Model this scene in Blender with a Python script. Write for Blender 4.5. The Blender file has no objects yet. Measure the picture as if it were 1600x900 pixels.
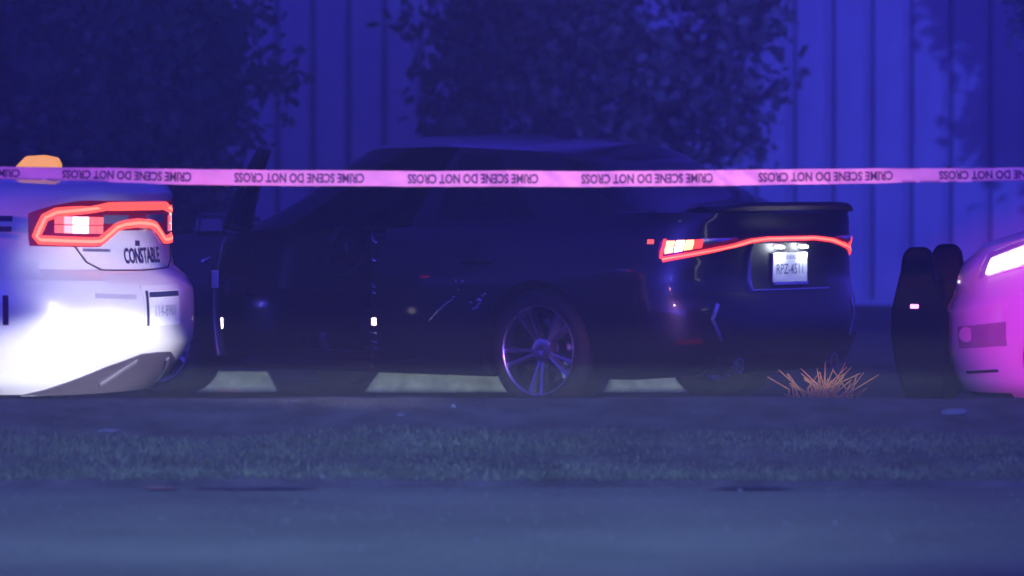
import bpy, bmesh, math, random
from mathutils import Vector, Matrix, noise
R = math.radians
S = bpy.context.scene
C = S.collection
random.seed(7)

# ------------------------------------------------------------------ camera
F = 7125.0                      # focal length in photo pixels (1600 wide): a long telephoto
CAMZ = 1.3
PITCH = math.atan(183 / F)
cd = bpy.data.cameras.new('camera'); cam = bpy.data.objects.new('camera', cd); C.objects.link(cam)
cam.location = (0, 0, CAMZ); cam.rotation_euler = (math.pi / 2 - PITCH, 0, 0)
cd.sensor_width = 36; cd.lens = F / 1600 * 36; cd.clip_end = 400
cd.dof.use_dof = True; cd.dof.focus_distance = 22.6; cd.dof.aperture_fstop = 2.1
S.camera = cam
def P(px, py, Y):
    u, v = (px - 800) / F, (450 - py) / F
    d = Vector((u, math.cos(PITCH) + v * math.sin(PITCH), -math.sin(PITCH) + v * math.cos(PITCH)))
    return Vector((0, 0, CAMZ)) + d * (Y / d.y)
def SPT(v):                     # world point -> photo pixel
    d = Vector(v) - Vector((0, 0, CAMZ))
    f = d.y * math.cos(PITCH) - d.z * math.sin(PITCH); up = d.y * math.sin(PITCH) + d.z * math.cos(PITCH)
    return 800 + F * d.x / f, 450 - F * up / f

# ------------------------------------------------------------------ night sky, moon, lamps, exposure
W = bpy.data.worlds.new('World'); S.world = W; W.use_nodes = True
nt = W.node_tree; bg = nt.nodes['Background']
sky = nt.nodes.new('ShaderNodeTexSky'); sky.sky_type = 'NISHITA'; sky.sun_disc = False
sky.sun_elevation = R(4); sky.sun_rotation = R(180)
tint = nt.nodes.new('ShaderNodeMix'); tint.data_type = 'RGBA'; tint.blend_type = 'MULTIPLY'
tint.inputs[0].default_value = 1
bwn = nt.nodes.new('ShaderNodeRGBToBW')
nt.links.new(sky.outputs[0], bwn.inputs[0]); nt.links.new(bwn.outputs[0], tint.inputs[6])
tint.inputs[7].default_value = (.062, .046, 1.0, 1)
nt.links.new(tint.outputs[2], bg.inputs[0]); bg.inputs[1].default_value = .49

def lamp(kind, name, loc, col, power, aim=None, size=45, blend=.3, rad=.1):
    l = bpy.data.lights.new(name, kind); o = bpy.data.objects.new(name, l); C.objects.link(o)
    l.color = col; l.energy = power; o.location = loc
    if kind == 'SPOT': l.spot_size = R(size); l.spot_blend = blend; l.shadow_soft_size = rad
    if kind == 'POINT': l.shadow_soft_size = rad
    if aim is not None:
        o.rotation_euler = (Vector(aim) - Vector(loc)).to_track_quat('-Z', 'Y').to_euler()
    return o
moon = lamp('SUN', 'moon', (0, 0, 20), (.55, .65, 1), .03, (3, 25, 0)); moon.data.angle = R(.5)
# emergency lights and headlights of the patrol cars around the scene (vehicles outside the frame), plus unseen fill lamps added
def oval(o, fx, fy):            # oval beam: the spot cone squeezed by the lamp's own scale
    o.scale = (fx, fy, 1); return o
lamp('SPOT', 'patrol_blue_strobe', (4.5, 23.0, 1.95), (.07, .085, 1), 9500, (2.5, 39, 2.0), 40, .9, .06)
lamp('SPOT', 'patrol_blue_strobe_left', (-3.7, 13.0, 2.4), (.10, .15, 1), 1900, (-1.5, 41.5, 2.3), 8, .8, .06)
oval(lamp('SPOT', 'patrol_magenta_strobe', (.9, 11.5, 3.1), (1, .34, .40), 2400, (0.3, 19.6, 1.27), 29, .8, .05), 1, .13)
oval(lamp('SPOT', 'tape_red_fill', (-2.9, 11.5, 3.0), (1, .16, .08), 1000, (-1.8, 19.6, 1.285), 14, .9, .05), 1, .16)  # red lamp added to warm the left end of the tape
lamp('SPOT', 'patrol_violet_front', (1.3, 9.0, 1.4), (1, .03, .62), 8000, (2.62, 21.6, .66), 5.6, .6, .1)
lamp('SPOT', 'patrol_red_front', (5.4, 14.0, 1.0), (1, .03, .25), 4200, (2.95, 21.5, .60), 8, .7, .08)
oval(lamp('SPOT', 'patrol_headlight', (4.6, 14.2, .72), (1, .98, 1), 9000, (-1.78, 20.8, .43), 9.5, .75, .03), 1, .36)
oval(lamp('SPOT', 'patrol_headlight_spill', (4.6, 14.3, .80), (1, .95, 1), 4300, (-1.74, 20.9, .79), 7.3, .9, .05), 1, .70)
oval(lamp('SPOT', 'wheel_stop_fill', (.1, -8.0, 1.6), (.80, 1, .93), 18000, (-.25, 27, .075), 10, .5, .02), 1, .03)  # slit beam added behind the camera to brighten the wheel stops
lamp('SPOT', 'street_light', (-.4, 12.4, 6.2), (.47, .84, 1), 1400, (-.5, 16.2, 0), 56, 1, .2)
lamp('POINT', 'glint_fill_blue', (5.0, -22, 2.6), (.22, .2, 1), 5000, rad=.09)  # unseen blue point added to raise glints on the black car
lamp('POINT', 'glint_fill_white', (-4.0, -22, 2.2), (1, .9, 1), 650, rad=.04)  # unseen white point, likewise added for glints
S.view_settings.view_transform = 'Standard'; S.view_settings.look = 'None'
S.view_settings.exposure = 0; S.view_settings.gamma = 1; S.view_settings.use_curve_mapping = False
S.cycles.use_denoising = True
S.cycles.max_bounces = 6; S.cycles.volume_bounces = 0; S.cycles.transparent_max_bounces = 12
S.cycles.sample_clamp_indirect = 4; S.cycles.sample_clamp_direct = 0
S.cycles.caustics_reflective = False; S.cycles.caustics_refractive = False

# ------------------------------------------------------------------ materials
def mat(name, col, rough=.5, metal=0, coat=0, emit=None, es=0, var=0, scale=20, bump=0, spec=.5, bscale=None):
    m = bpy.data.materials.new(name); m.use_nodes = True; n = m.node_tree; b = n.nodes['Principled BSDF']
    b.inputs['Base Color'].default_value = (*col, 1); b.inputs['Roughness'].default_value = rough
    b.inputs['Metallic'].default_value = metal; b.inputs['Coat Weight'].default_value = coat
    b.inputs['Coat Roughness'].default_value = .07; b.inputs['Specular IOR Level'].default_value = spec
    if emit: b.inputs['Emission Color'].default_value = (*emit, 1); b.inputs['Emission Strength'].default_value = es
    tc = n.nodes.new('ShaderNodeTexCoord'); nz = n.nodes.new('ShaderNodeTexNoise')
    nz.inputs['Scale'].default_value = scale; nz.inputs['Detail'].default_value = 6
    n.links.new(tc.outputs['Object'], nz.inputs['Vector'])
    if var:
        r = n.nodes.new('ShaderNodeMapRange'); r.inputs[1].default_value = .3; r.inputs[2].default_value = .7
        r.inputs[3].default_value = 1 - var; r.inputs[4].default_value = 1 + var
        n.links.new(nz.outputs['Fac'], r.inputs[0])
        mx = n.nodes.new('ShaderNodeMix'); mx.data_type = 'RGBA'; mx.blend_type = 'MULTIPLY'; mx.inputs[0].default_value = 1
        mx.inputs[6].default_value = (*col, 1); n.links.new(r.outputs[0], mx.inputs[7]); n.links.new(mx.outputs[2], b.inputs['Base Color'])
    if bump:
        src = nz
        if bscale:
            src = n.nodes.new('ShaderNodeTexNoise'); src.inputs['Scale'].default_value = bscale; src.inputs['Detail'].default_value = 4
            n.links.new(tc.outputs['Object'], src.inputs['Vector'])
        bp = n.nodes.new('ShaderNodeBump'); bp.inputs['Strength'].default_value = bump; bp.inputs['Distance'].default_value = .02
        n.links.new(src.outputs['Fac'], bp.inputs['Height']); n.links.new(bp.outputs[0], b.inputs['Normal'])
    return m
def glass(name, tintc, tr, refl=None):
    m = bpy.data.materials.new(name); m.use_nodes = True; n = m.node_tree; n.nodes.clear()
    o = n.nodes.new('ShaderNodeOutputMaterial'); t = n.nodes.new('ShaderNodeBsdfTransparent'); g = n.nodes.new('ShaderNodeBsdfGlossy')
    t.inputs[0].default_value = (tintc[0] * tr, tintc[1] * tr, tintc[2] * tr, 1); g.inputs['Roughness'].default_value = .03
    f = n.nodes.new('ShaderNodeFresnel'); f.inputs[0].default_value = 1.5; mx = n.nodes.new('ShaderNodeMixShader')
    mx.inputs[0].default_value = refl or 0
    if refl is None: n.links.new(f.outputs[0], mx.inputs[0])
    n.links.new(t.outputs[0], mx.inputs[1]); n.links.new(g.outputs[0], mx.inputs[2]); n.links.new(mx.outputs[0], o.inputs[0])
    return m
M = dict(
    black=mat('black_paint', (.005, .005, .006), .35, 0, .6, var=.15, scale=6),
    blackplast=mat('black_plastic', (.012, .012, .013), .45, var=.2, scale=40),
    white=mat('white_paint', (.66, .66, .67), .35, 0, .7, var=.03, scale=3),
    greyplast=mat('grey_valance', (.07, .06, .085), .42, var=.15, scale=30),
    rubber=mat('tyre_rubber', (.016, .016, .017), .75, var=.3, scale=50, bump=.2),
    rim=mat('dark_alloy', (.12, .12, .14), .22, 1, var=.15, scale=20),
    rimlip=mat('polished_alloy', (.8, .8, .86), .30, 1),
    chrome=mat('chrome', (.8, .8, .85), .24, 1),
    glass=glass('tinted_glass', (.7, .75, 1), .42),
    clear=glass('clear_lens', (1, 1, 1), .95, .06),
    glass_far=glass('light_glass', (.8, .85, 1), .9),
    inter=mat('interior_trim', (.012, .012, .014), .6, var=.3, scale=30),
    seat=mat('seat_leather', (.015, .014, .016), .5, var=.3, scale=25, bump=.2),
    red_dark=mat('dark_red_lens', (.16, .004, .014), .12, 0, 1, (1, .02, .05), .10, var=.3, scale=60),
    red_plain=mat('unlit_red_reflector', (.10, .004, .01), .2, var=.3, scale=60),
    red_glow=mat('lit_red_lens', (.5, .02, .02), .2, 0, 0, (1, .10, .065), 1.55, var=.2, scale=60),
    red_bar=mat('lit_red_bar', (.5, .02, .02), .2, 0, 0, (1, .05, .04), 2.2),
    hot=mat('lit_signal_bulb', (.8, .5, .3), .2, 0, 0, (1, .32, .12), 5),
    pinkhot=mat('lit_inner_lens', (.7, .35, .35), .2, 0, 0, (1, .35, .36), 1.6, var=.4, scale=90),
    red_core=mat('lit_led_core', (.6, .1, .05), .2, 0, 0, (1, .26, .17), 1.7),
    whitehot=mat('lit_white_hot', (.9, .8, .8), .2, 0, 0, (1, .66, .62), 2.2),
    cellred=mat('lit_red_cell', (.6, .1, .1), .2, 0, 0, (1, .14, .13), 1.2),
    yellowhot=mat('lit_yellow_hot', (.9, .8, .5), .2, 0, 0, (1, .74, .60), 9),
    amber=mat('lit_amber_lens', (.8, .35, .03), .25, 0, 0, (1, .40, .05), .95, var=.25, scale=14),
    led=mat('lit_white_led', (.9, .9, .9), .2, 0, 0, (1, .93, .97), 4),
    ledp=mat('lit_pink_led', (.9, .6, .9), .2, 0, 0, (.9, .35, 1), 2.5),
    courtesy=mat('lit_courtesy_lamp', (.9, .9, .9), .2, 0, 0, (1, .85, .8), 4),
    platew=mat('plate_white', (.78, .8, .84), .4, var=.06, scale=60),
    ink=mat('plate_ink', (.03, .035, .1), .5),
    inkgrey=mat('plate_ink_faded', (.33, .36, .48), .5),
    decal=mat('purple_black_decal', (.035, .012, .07), .45),
    decalr=mat('maroon_decal', (.13, .008, .06), .45),
    badge=mat('grey_badge', (.30, .29, .35), .3, .6),
    palebadge=mat('pale_badge', (.52, .51, .57), .35, .2),
    recess=mat('recess_grey', (.30, .27, .30), .4, var=.1, scale=20),
    pushbar=mat('push_bar_black', (.003, .003, .004), .6, spec=.12),
    tape=mat('pink_barrier_tape', (.93, .60, .76), .38, var=.05, scale=30),
    tapeink=mat('tape_ink', (.03, .006, .10), .5),
    siding=mat('painted_metal_siding', (.30, .31, .36), .42, .0, var=.12, scale=2.5, bump=.05),
    asphalt=mat('asphalt', (.15, .15, .152), .85, var=.22, scale=.9, bump=.3, bscale=90, spec=.15),
    dirt=mat('bare_dirt', (.12, .11, .11), .95, var=.4, scale=5, bump=.6, bscale=40, spec=.15),
    lot=mat('lot_gravel', (.05, .045, .045), .95, var=.4, scale=4, bump=.6, bscale=40, spec=.15),
    concrete=mat('stop_concrete', (.46, .48, .45), .85, var=.35, scale=9, bump=.3, bscale=60),
    grass=mat('verge_grass', (.24, .29, .16), .75, var=.35, scale=3, spec=.15),
    straw=mat('dead_straw', (.95, .42, .16), .7, var=.3, scale=30),
    leaf=mat('leaf', (.05, .06, .045), .55, var=.45, scale=3, spec=.25),
    bark=mat('bark', (.06, .05, .045), .9, var=.4, scale=12, bump=.6),
    paper=mat('pale_litter', (.26, .28, .28), .7, var=.2, scale=20),
    edge_shade=mat('shade_patch', (.012, .012, .014), .3, var=.3, scale=8),  # shade along the grass edge put into a dark colour
    bluel=mat('lit_blue_lens', (.1, .1, .9), .2, 0, 0, (.05, .08, 1), 10),
    redl=mat('lit_red_beacon', (.9, .05, .05), .2, 0, 0, (1, .04, .05), 8),
)

# ------------------------------------------------------------------ helpers
def link(name, me, m, parent=None, smooth=None):
    if m is not None: me.materials.append(M[m] if isinstance(m, str) else m)
    if smooth:
        for p in me.polygons: p.use_smooth = True
        me.set_sharp_from_angle(angle=R(smooth))
    o = bpy.data.objects.new(name, me); C.objects.link(o)
    if parent: o.parent = parent
    return o
def mesh(name, vs, fs, m, parent=None, smooth=None):
    me = bpy.data.meshes.new(name); me.from_pydata([tuple(v) for v in vs], [], fs); me.update()
    return link(name, me, m, parent, smooth)
def tag(o, label, cat, group=None, kind=None):
    o['label'] = label
    if cat: o['category'] = cat
    if group: o['group'] = group
    if kind: o['kind'] = kind
    return o
def structure(o, label=None):
    o['kind'] = 'structure'
    return o
def empty(name, loc=(0, 0, 0), rz=0):
    o = bpy.data.objects.new(name, None); C.objects.link(o); o.location = loc; o.rotation_euler = (0, 0, rz); o.empty_display_size = .2
    return o
def interp(tab, x):
    if x <= tab[0][0]: return tab[0][1]
    for (a, b), (c, d) in zip(tab, tab[1:]):
        if x <= c: return b + (d - b) * (x - a) / (c - a)
    return tab[-1][1]
def sinterp(tab, x):            # smooth monotone cubic
    n = len(tab)
    if x <= tab[0][0]: return tab[0][1]
    if x >= tab[-1][0]: return tab[-1][1]
    def sl(i): return (tab[i+1][1]-tab[i][1]) / (tab[i+1][0]-tab[i][0])
    def tg(i):
        if i == 0: return sl(0)
        if i == n-1: return sl(n-2)
        a, b = sl(i-1), sl(i)
        if a*b <= 0: return 0
        h0, h1 = tab[i][0]-tab[i-1][0], tab[i+1][0]-tab[i][0]; w1, w2 = 2*h1+h0, h1+2*h0
        return (w1+w2) / (w1/a + w2/b)
    for i in range(n-1):
        if x <= tab[i+1][0]:
            h = tab[i+1][0]-tab[i][0]; t = (x-tab[i][0])/h; m0, m1 = tg(i)*h, tg(i+1)*h
            return (2*t**3-3*t*t+1)*tab[i][1] + (t**3-2*t*t+t)*m0 + (3*t*t-2*t**3)*tab[i+1][1] + (t**3-t*t)*m1
class MB:
    def __init__(s): s.v = []; s.f = []
    def add(s, vs, fs):
        n = len(s.v); s.v += [Vector(v) for v in vs]; s.f += [[i + n for i in f] for f in fs]; return s
    def box(s, lo, hi, taper=None, mtx=None):
        x0, y0, z0 = lo; x1, y1, z1 = hi
        vs = [Vector(p) for p in ((x0,y0,z0),(x1,y0,z0),(x1,y1,z0),(x0,y1,z0),(x0,y0,z1),(x1,y0,z1),(x1,y1,z1),(x0,y1,z1))]
        if taper:
            c = Vector(((x0+x1)/2, (y0+y1)/2, 0))
            for v in vs[4:]: v.x = c.x + (v.x-c.x)*taper; v.y = c.y + (v.y-c.y)*taper
        if mtx: vs = [mtx @ v for v in vs]
        return s.add(vs, [(3,2,1,0),(4,5,6,7),(0,1,5,4),(1,2,6,5),(2,3,7,6),(3,0,4,7)])
    def tube(s, pts, rad, n=8, cap=True):
        pts = [Vector(p) for p in pts]; rads = rad if isinstance(rad, (list, tuple)) else [rad]*len(pts)
        vs = []; fs = []
        for i, p in enumerate(pts):
            d = (pts[min(i+1, len(pts)-1)] - pts[max(i-1, 0)]).normalized()
            a = d.cross(Vector((0, 0, 1)) if abs(d.z) < .9 else Vector((1, 0, 0))).normalized(); b = d.cross(a)
            for k in range(n):
                q = 2*math.pi*k/n; vs.append(p + (a*math.cos(q) + b*math.sin(q))*rads[i])
        for i in range(len(pts)-1):
            for k in range(n):
                k2 = (k+1) % n; fs.append((i*n+k, i*n+k2, (i+1)*n+k2, (i+1)*n+k))
        if cap: fs.append(tuple(range(n))[::-1]); fs.append(tuple((len(pts)-1)*n+k for k in range(n)))
        return s.add(vs, fs)
    def lathe(s, prof, n=48, axis='y', off=(0,0,0)):   # prof [(axial, radius)]
        vs = []; fs = []; m = len(prof); off = Vector(off)
        for k in range(n):
            q = 2*math.pi*k/n
            for a, r in prof:
                v = Vector((r*math.cos(q), a, r*math.sin(q))) if axis == 'y' else Vector((r*math.cos(q), r*math.sin(q), a))
                vs.append(v + off)
        for k in range(n):
            k2 = (k+1) % n
            for i in range(m-1): fs.append((k*m+i, k*m+i+1, k2*m+i+1, k2*m+i))
        return s.add(vs, fs)
    def build(s, name, m, parent=None, smooth=None, bevel=0):
        o = mesh(name, s.v, s.f, m, parent, smooth)
        if bevel:
            bm = bmesh.new(); bm.from_mesh(o.data); bmesh.ops.recalc_face_normals(bm, faces=bm.faces)
            bmesh.ops.bevel(bm, geom=[e for e in bm.edges if len(e.link_faces) == 2 and e.calc_face_angle() > .5], offset=bevel, segments=2, affect='EDGES', profile=.5)
            bm.to_mesh(o.data); bm.free()
        return o
def text_mesh(body, size, sx=1, bold=.0):
    cu = bpy.data.curves.new('t', 'FONT'); cu.body = body; cu.size = size; cu.align_x = 'CENTER'; cu.align_y = 'CENTER'; cu.offset = bold
    cu.resolution_u = 3
    o = bpy.data.objects.new('t', cu); C.objects.link(o); dg = bpy.context.evaluated_depsgraph_get(); dg.update()
    me = bpy.data.meshes.new_from_object(o.evaluated_get(dg))
    vs = [(v.co.x*sx, v.co.y) for v in me.vertices]; fs = [tuple(p.vertices) for p in me.polygons]
    bpy.data.objects.remove(o); bpy.data.curves.remove(cu); bpy.data.meshes.remove(me)
    return vs, fs

# ------------------------------------------------------------------ parametric car shell
class Shell:
    """plan outlines (superellipse ends) stacked by height; local x forward, y left, z up, origin under the rear axle"""
    def __init__(s, XR, XF, Wd, Lr, nr, Lf, nf, zb, zt, rear, front, wprof):
        s.__dict__.update(XR=XR, XF=XF, W=Wd, Lr=Lr, nr=nr, Lf=Lf, nf=nf, zb=zb, zt=zt, rear=rear, front=front, wprof=wprof)
        s.cache = {}
    def pt(s, u, t, side=1):
        zr = interp(s.zb, s.XR) + (interp(s.zt, s.XR) - interp(s.zb, s.XR)) * t
        zf = interp(s.zb, s.XF) + (interp(s.zt, s.XF) - interp(s.zb, s.XF)) * t
        w = s.W * sinterp(s.wprof, t)
        if u < .3:
            a = u / .3 * math.pi / 2; n = s.nr
            r = 1 / (abs(math.cos(a))**n + abs(math.sin(a))**n)**(1/n)
            xr = s.XR + sinterp(s.rear, zr); x = xr + (s.XR + s.Lr - xr) * (1 - r*math.cos(a)); y = w * r * math.sin(a)
        elif u > .7:
            a = (1 - u) / .3 * math.pi / 2; n = s.nf
            r = 1 / (abs(math.cos(a))**n + abs(math.sin(a))**n)**(1/n)
            xf = s.XF - sinterp(s.front, zf); x = xf - (xf - (s.XF - s.Lf)) * (1 - r*math.cos(a)); y = w * r * math.sin(a)
        else:
            x = s.XR + s.Lr + (s.XF - s.Lf - s.XR - s.Lr) * (u - .3) / .4; y = w
        zb = interp(s.zb, x); z = zb + (sinterp(s.zt, x) - zb) * t
        return Vector((x, side*y, z))
    def top(s, u, v, crown, side=1):
        p = s.pt(u, 1, side); c = sinterp(crown, p.x)
        return Vector((p.x, p.y*(1-v), p.z + c*(1-(1-v)**2)*min(1, abs(p.y)/.35)))
    def line(s, t, front):
        k = (round(t, 4), front)
        if k not in s.cache:
            us = [i/160*.5 for i in range(161)]
            if front: us = [1-q for q in us]
            ps = [s.pt(q, t) for q in us]; L = [0]
            for a, b in zip(ps, ps[1:]): L.append(L[-1] + math.hypot(b.x-a.x, b.y-a.y))
            s.cache[k] = (L, ps)
        return s.cache[k]
    def raw(s, sa, z, front=False):
        X = s.XF if front else s.XR
        zb, zt = interp(s.zb, X), interp(s.zt, X); t = (z - zb) / (zt - zb)
        L, ps = s.line(t, front); q = abs(sa); i = 0
        lo, hi = 0, len(L)-1
        while hi - lo > 1:
            mid = (lo+hi)//2
            if L[mid] <= q: lo = mid
            else: hi = mid
        f = (q - L[lo]) / max(1e-9, L[lo+1]-L[lo]); p = ps[lo].lerp(ps[lo+1], f)
        return Vector((p.x, p.y*(1 if sa >= 0 else -1), p.z))
    def surf(s, sa, z, off=0, front=False):          # arc length from the centre line, nominal height
        p = s.raw(sa, z, front); e = .012
        a = s.raw(sa+e, z, front) - s.raw(sa-e, z, front); b = s.raw(sa, z+e, front) - s.raw(sa, z-e, front)
        n = a.cross(b)
        if n.length < 1e-12: return p
        n.normalize(); ref = Vector((1 if front else -1, p.y*.8, 0))
        if n.dot(ref) < 0: n = -n
        return p + n*off
def strip(sh, s0, s1, lo, hi, off, n=24, m=4, front=False, thick=.02, name='x', mt='red_dark', parent=None):
    """a lens: grid on the shell between two curves, with depth behind it"""
    vs = []; fs = []
    for lay, o in ((0, off), (1, off-thick)):
        for i in range(n+1):
            q = s0 + (s1-s0)*i/n
            for j in range(m+1):
                z = lo(q) + (hi(q)-lo(q))*j/m; vs.append(sh.surf(q, z, o, front))
    N = (n+1)*(m+1)
    for i in range(n):
        for j in range(m):
            a = i*(m+1)+j; fs.append((a, a+m+1, a+m+2, a+1)); fs.append((N+a, N+a+1, N+a+m+2, N+a+m+1))
    for i in range(n):
        for j in (0, m):
            a = i*(m+1)+j; fs.append((a, a+m+1, N+a+m+1, N+a))
    for j in range(m):
        for i in (0, n):
            a = i*(m+1)+j; fs.append((a, a+1, N+a+1, N+a))
    o = mesh(name, vs, fs, mt, parent)
    bm = bmesh.new(); bm.from_mesh(o.data); bmesh.ops.recalc_face_normals(bm, faces=bm.faces); bm.to_mesh(o.data); bm.free()
    for p in o.data.polygons: p.use_smooth = True
    o.data.set_sharp_from_angle(angle=R(40))
    return o
def dens(path, step=.03):
    out = [path[0]]
    for a, b in zip(path, path[1:]):
        n = max(1, int(math.hypot(b[0]-a[0], b[1]-a[1])/step))
        for i in range(1, n+1): out.append((a[0]+(b[0]-a[0])*i/n, a[1]+(b[1]-a[1])*i/n))
    return out
def ribbon(sh, path, width, off, front=False, thick=.012, name='x', mt='red_glow', parent=None):
    path = dens(path); vs = []; fs = []; n = len(path)
    for i, (q, z) in enumerate(path):
        a = path[max(0, i-1)]; b = path[min(n-1, i+1)]; dx, dz = b[0]-a[0], b[1]-a[1]; l = math.hypot(dx, dz) or 1
        nx, nz = -dz/l, dx/l; w = width if not callable(width) else width(i/(n-1))
        for k, o in ((-.5, off-thick), (-.5, off), (.5, off), (.5, off-thick)):
            vs.append(sh.surf(q+nx*w*k, z+nz*w*k, o, front))
    for i in range(n-1):
        for k in range(4):
            k2 = (k+1) % 4; fs.append((i*4+k, i*4+k2, i*4+4+k2, i*4+4+k))
    fs += [(0, 1, 2, 3), ((n-1)*4+3, (n-1)*4+2, (n-1)*4+1, (n-1)*4)]
    o = mesh(name, vs, fs, mt, parent)
    bm = bmesh.new(); bm.from_mesh(o.data); bmesh.ops.recalc_face_normals(bm, faces=bm.faces); bm.to_mesh(o.data); bm.free()
    return o
def surf_text(sh, body, size, sc, zc, off, mt, parent, name='lettering', sx=1, front=False, bold=0, mirror=-1):
    vs, fs = text_mesh(body, size, sx, bold)
    return mesh(name, [sh.surf(sc + mirror*x, zc + y, off, front) for x, y in vs], fs, mt, parent)

def build_shell(root, sh, crown, gh, wheels, wr, mats, classify, gclass, archr=.375, hinge=None, phi=0):
    """splits the shell into named part meshes; classify(x,z,t,u,side) gives the part of a face"""
    us = [i/60*.3 for i in range(60)] + [.3 + .4*i/72 for i in range(72)] + [.7 + .3*i/50 for i in range(51)]
    ts = [0, .03, .06, .1, .14, .19, .24, .29, .34, .39, .44, .5, .55, .6, .65, .7, .75, .8, .85, .9, .94, .97, 1.0]
    parts = {}
    def put(part, vs, flip):
        b = parts.setdefault(part, ([], [], {}))
        ids = []
        for v in vs:
            k = (round(v.x, 5), round(v.y, 5), round(v.z, 5))
            if k not in b[2]: b[2][k] = len(b[0]); b[0].append(v)
            if b[2][k] not in ids: ids.append(b[2][k])
        if len(ids) > 2: b[1].append(tuple(ids[::-1] if flip else ids))
    for side in (1, -1):
        G = [[sh.pt(u, t, side) for t in ts] for u in us]
        ins = [[False]*len(ts) for u in us]
        for i in range(len(us)):
            for j in range(len(ts)):
                v = G[i][j]
                for wx in wheels:
                    d = Vector((v.x-wx, v.z-wr))
                    if abs(v.y) > .5 and d.length < archr:
                        ins[i][j] = True
                        if d.y < 0: d.y *= .2
                        if d.length < 1e-6: d = Vector((0, 1))
                        d = d.normalized()*archr
                        G[i][j] = Vector((wx+d.x, v.y, max(wr+d.y, sh.zb[0][1]*.9)))
        for i in range(len(us)-1):
            for j in range(len(ts)-1):
                if ins[i][j] and ins[i+1][j] and ins[i][j+1] and ins[i+1][j+1]: continue
                q = [G[i][j], G[i+1][j], G[i+1][j+1], G[i][j+1]]; c = (q[0]+q[1]+q[2]+q[3])/4
                put(classify(c.x, c.z, (ts[j]+ts[j+1])/2, (us[i]+us[i+1])/2, side), q, side > 0)
        vsn = [0, .06, .14, .25, .4, .6, .8, 1]
        for i in range(len(us)-1):
            for k in range(len(vsn)-1):
                q = [sh.top(us[i], vsn[k], crown, side), sh.top(us[i+1], vsn[k], crown, side), sh.top(us[i+1], vsn[k+1], crown, side), sh.top(us[i], vsn[k+1], crown, side)]
                c = (q[0]+q[1]+q[2]+q[3])/4
                if gh['b0']+.05 < c.x < gh['b1']-.05 and abs(c.y) < gh['wb']-.02: continue
                put('deck' if c.x < gh['b0']+.3 else 'hood' if c.x > gh['b1']-.3 else 'body', q, side > 0)
        for i in range(len(us)-1):       # floor pan
            a, b = sh.pt(us[i], 0, side), sh.pt(us[i+1], 0, side)
            if any(abs((a.x+b.x)/2-wx) < archr for wx in wheels): k = .62
            else: k = 1
            put('underbody', [Vector((a.x, a.y*k, a.z)), Vector((b.x, b.y*k, b.z)), Vector((b.x, 0, b.z)), Vector((a.x, 0, a.z))], side < 0)
    # greenhouse
    gs = [0, .07, .2, .35, .5, .65, .78, .86, .93, 1]
    gus = [i/24*.3 for i in range(24)] + [.3+.4*i/40 for i in range(40)] + [.7+.3*i/24 for i in range(25)]
    def gp(u, g, side):
        e = g**.92
        x0 = gh['b0'] + (gh['r0']-gh['b0'])*e; x1 = gh['b1'] + (gh['r1']-gh['b1'])*g
        w = gh['wb'] + (gh['wr']-gh['wb'])*(g**1.25)
        n = 4.5; Lr = .45; Lf = .55
        if u < .3:
            a = u/.3*math.pi/2; r = 1/(math.cos(a)**n+math.sin(a)**n)**(1/n); x = x0 + Lr*(1-r*math.cos(a)); y = w*r*math.sin(a)
        elif u > .7:
            a = (1-u)/.3*math.pi/2; r = 1/(math.cos(a)**n+math.sin(a)**n)**(1/n); x = x1 - Lf*(1-r*math.cos(a)); y = w*r*math.sin(a)
        else:
            x = x0+Lr + (x1-Lf-x0-Lr)*(u-.3)/.4; y = w
        zl = sinterp(sh.zt, x) - .03; zlow = interp(gh['zbase'], x)
        z = max(zl, zlow)*(1-g) + interp(gh['zedge'], x)*g if True else 0
        return Vector((x, side*y, z))
    for side in (1, -1):
        for i in range(len(gus)-1):
            for j in range(len(gs)-1):
                q = [gp(gus[i], gs[j], side), gp(gus[i+1], gs[j], side), gp(gus[i+1], gs[j+1], side), gp(gus[i], gs[j+1], side)]
                c = (q[0]+q[1]+q[2]+q[3])/4
                put(gclass((gus[i]+gus[i+1])/2, (gs[j]+gs[j+1])/2, c, side), q, side > 0)
        vsn = [0, .08, .2, .4, .7, 1]
        for i in range(len(gus)-1):
            for k in range(len(vsn)-1):
                q = []
                for uu, vv in ((gus[i], vsn[k]), (gus[i+1], vsn[k]), (gus[i+1], vsn[k+1]), (gus[i], vsn[k+1])):
                    p = gp(uu, 1, side); q.append(Vector((p.x, p.y*(1-vv), p.z + gh['crown']*(1-(1-vv)**2)*min(1, abs(p.y)/.3))))
                put('roof', q, side > 0)
    made = {}
    hv = Vector(hinge) if hinge else None
    for part, (vs, fs, _) in parts.items():
        nm = part.split(':')[-1]; mt = mats.get(part, mats.get(nm, mats['body']))
        if part.startswith('open:'):
            o = mesh(nm, [v-hv for v in vs], fs, mt, None, 35)
        else:
            o = mesh(nm, vs, fs, mt, root, 35)
        made[part] = o
        if nm in ('window', 'rear_window', 'windscreen', 'roof', 'hood'): pass
    for wx in wheels:                     # wheel-arch liners
        for side in (1, -1):
            vs = []; fs = []; n = 20
            for k in range(n+1):
                a = math.pi*1.08*k/n - .04*math.pi
                for y in (sh.W*.985, sh.W*.6):
                    vs.append((wx+archr*math.cos(a), side*y, wr+archr*math.sin(a)))
            for k in range(n): fs.append((2*k, 2*k+1, 2*k+3, 2*k+2))
            c = len(vs); vs.append((wx, side*sh.W*.6, wr))
            for k in range(n): fs.append((2*k+1, 2*k+3, c))
            mesh('wheel_arch', vs, fs, 'blackplast', root)
    return made
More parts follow.
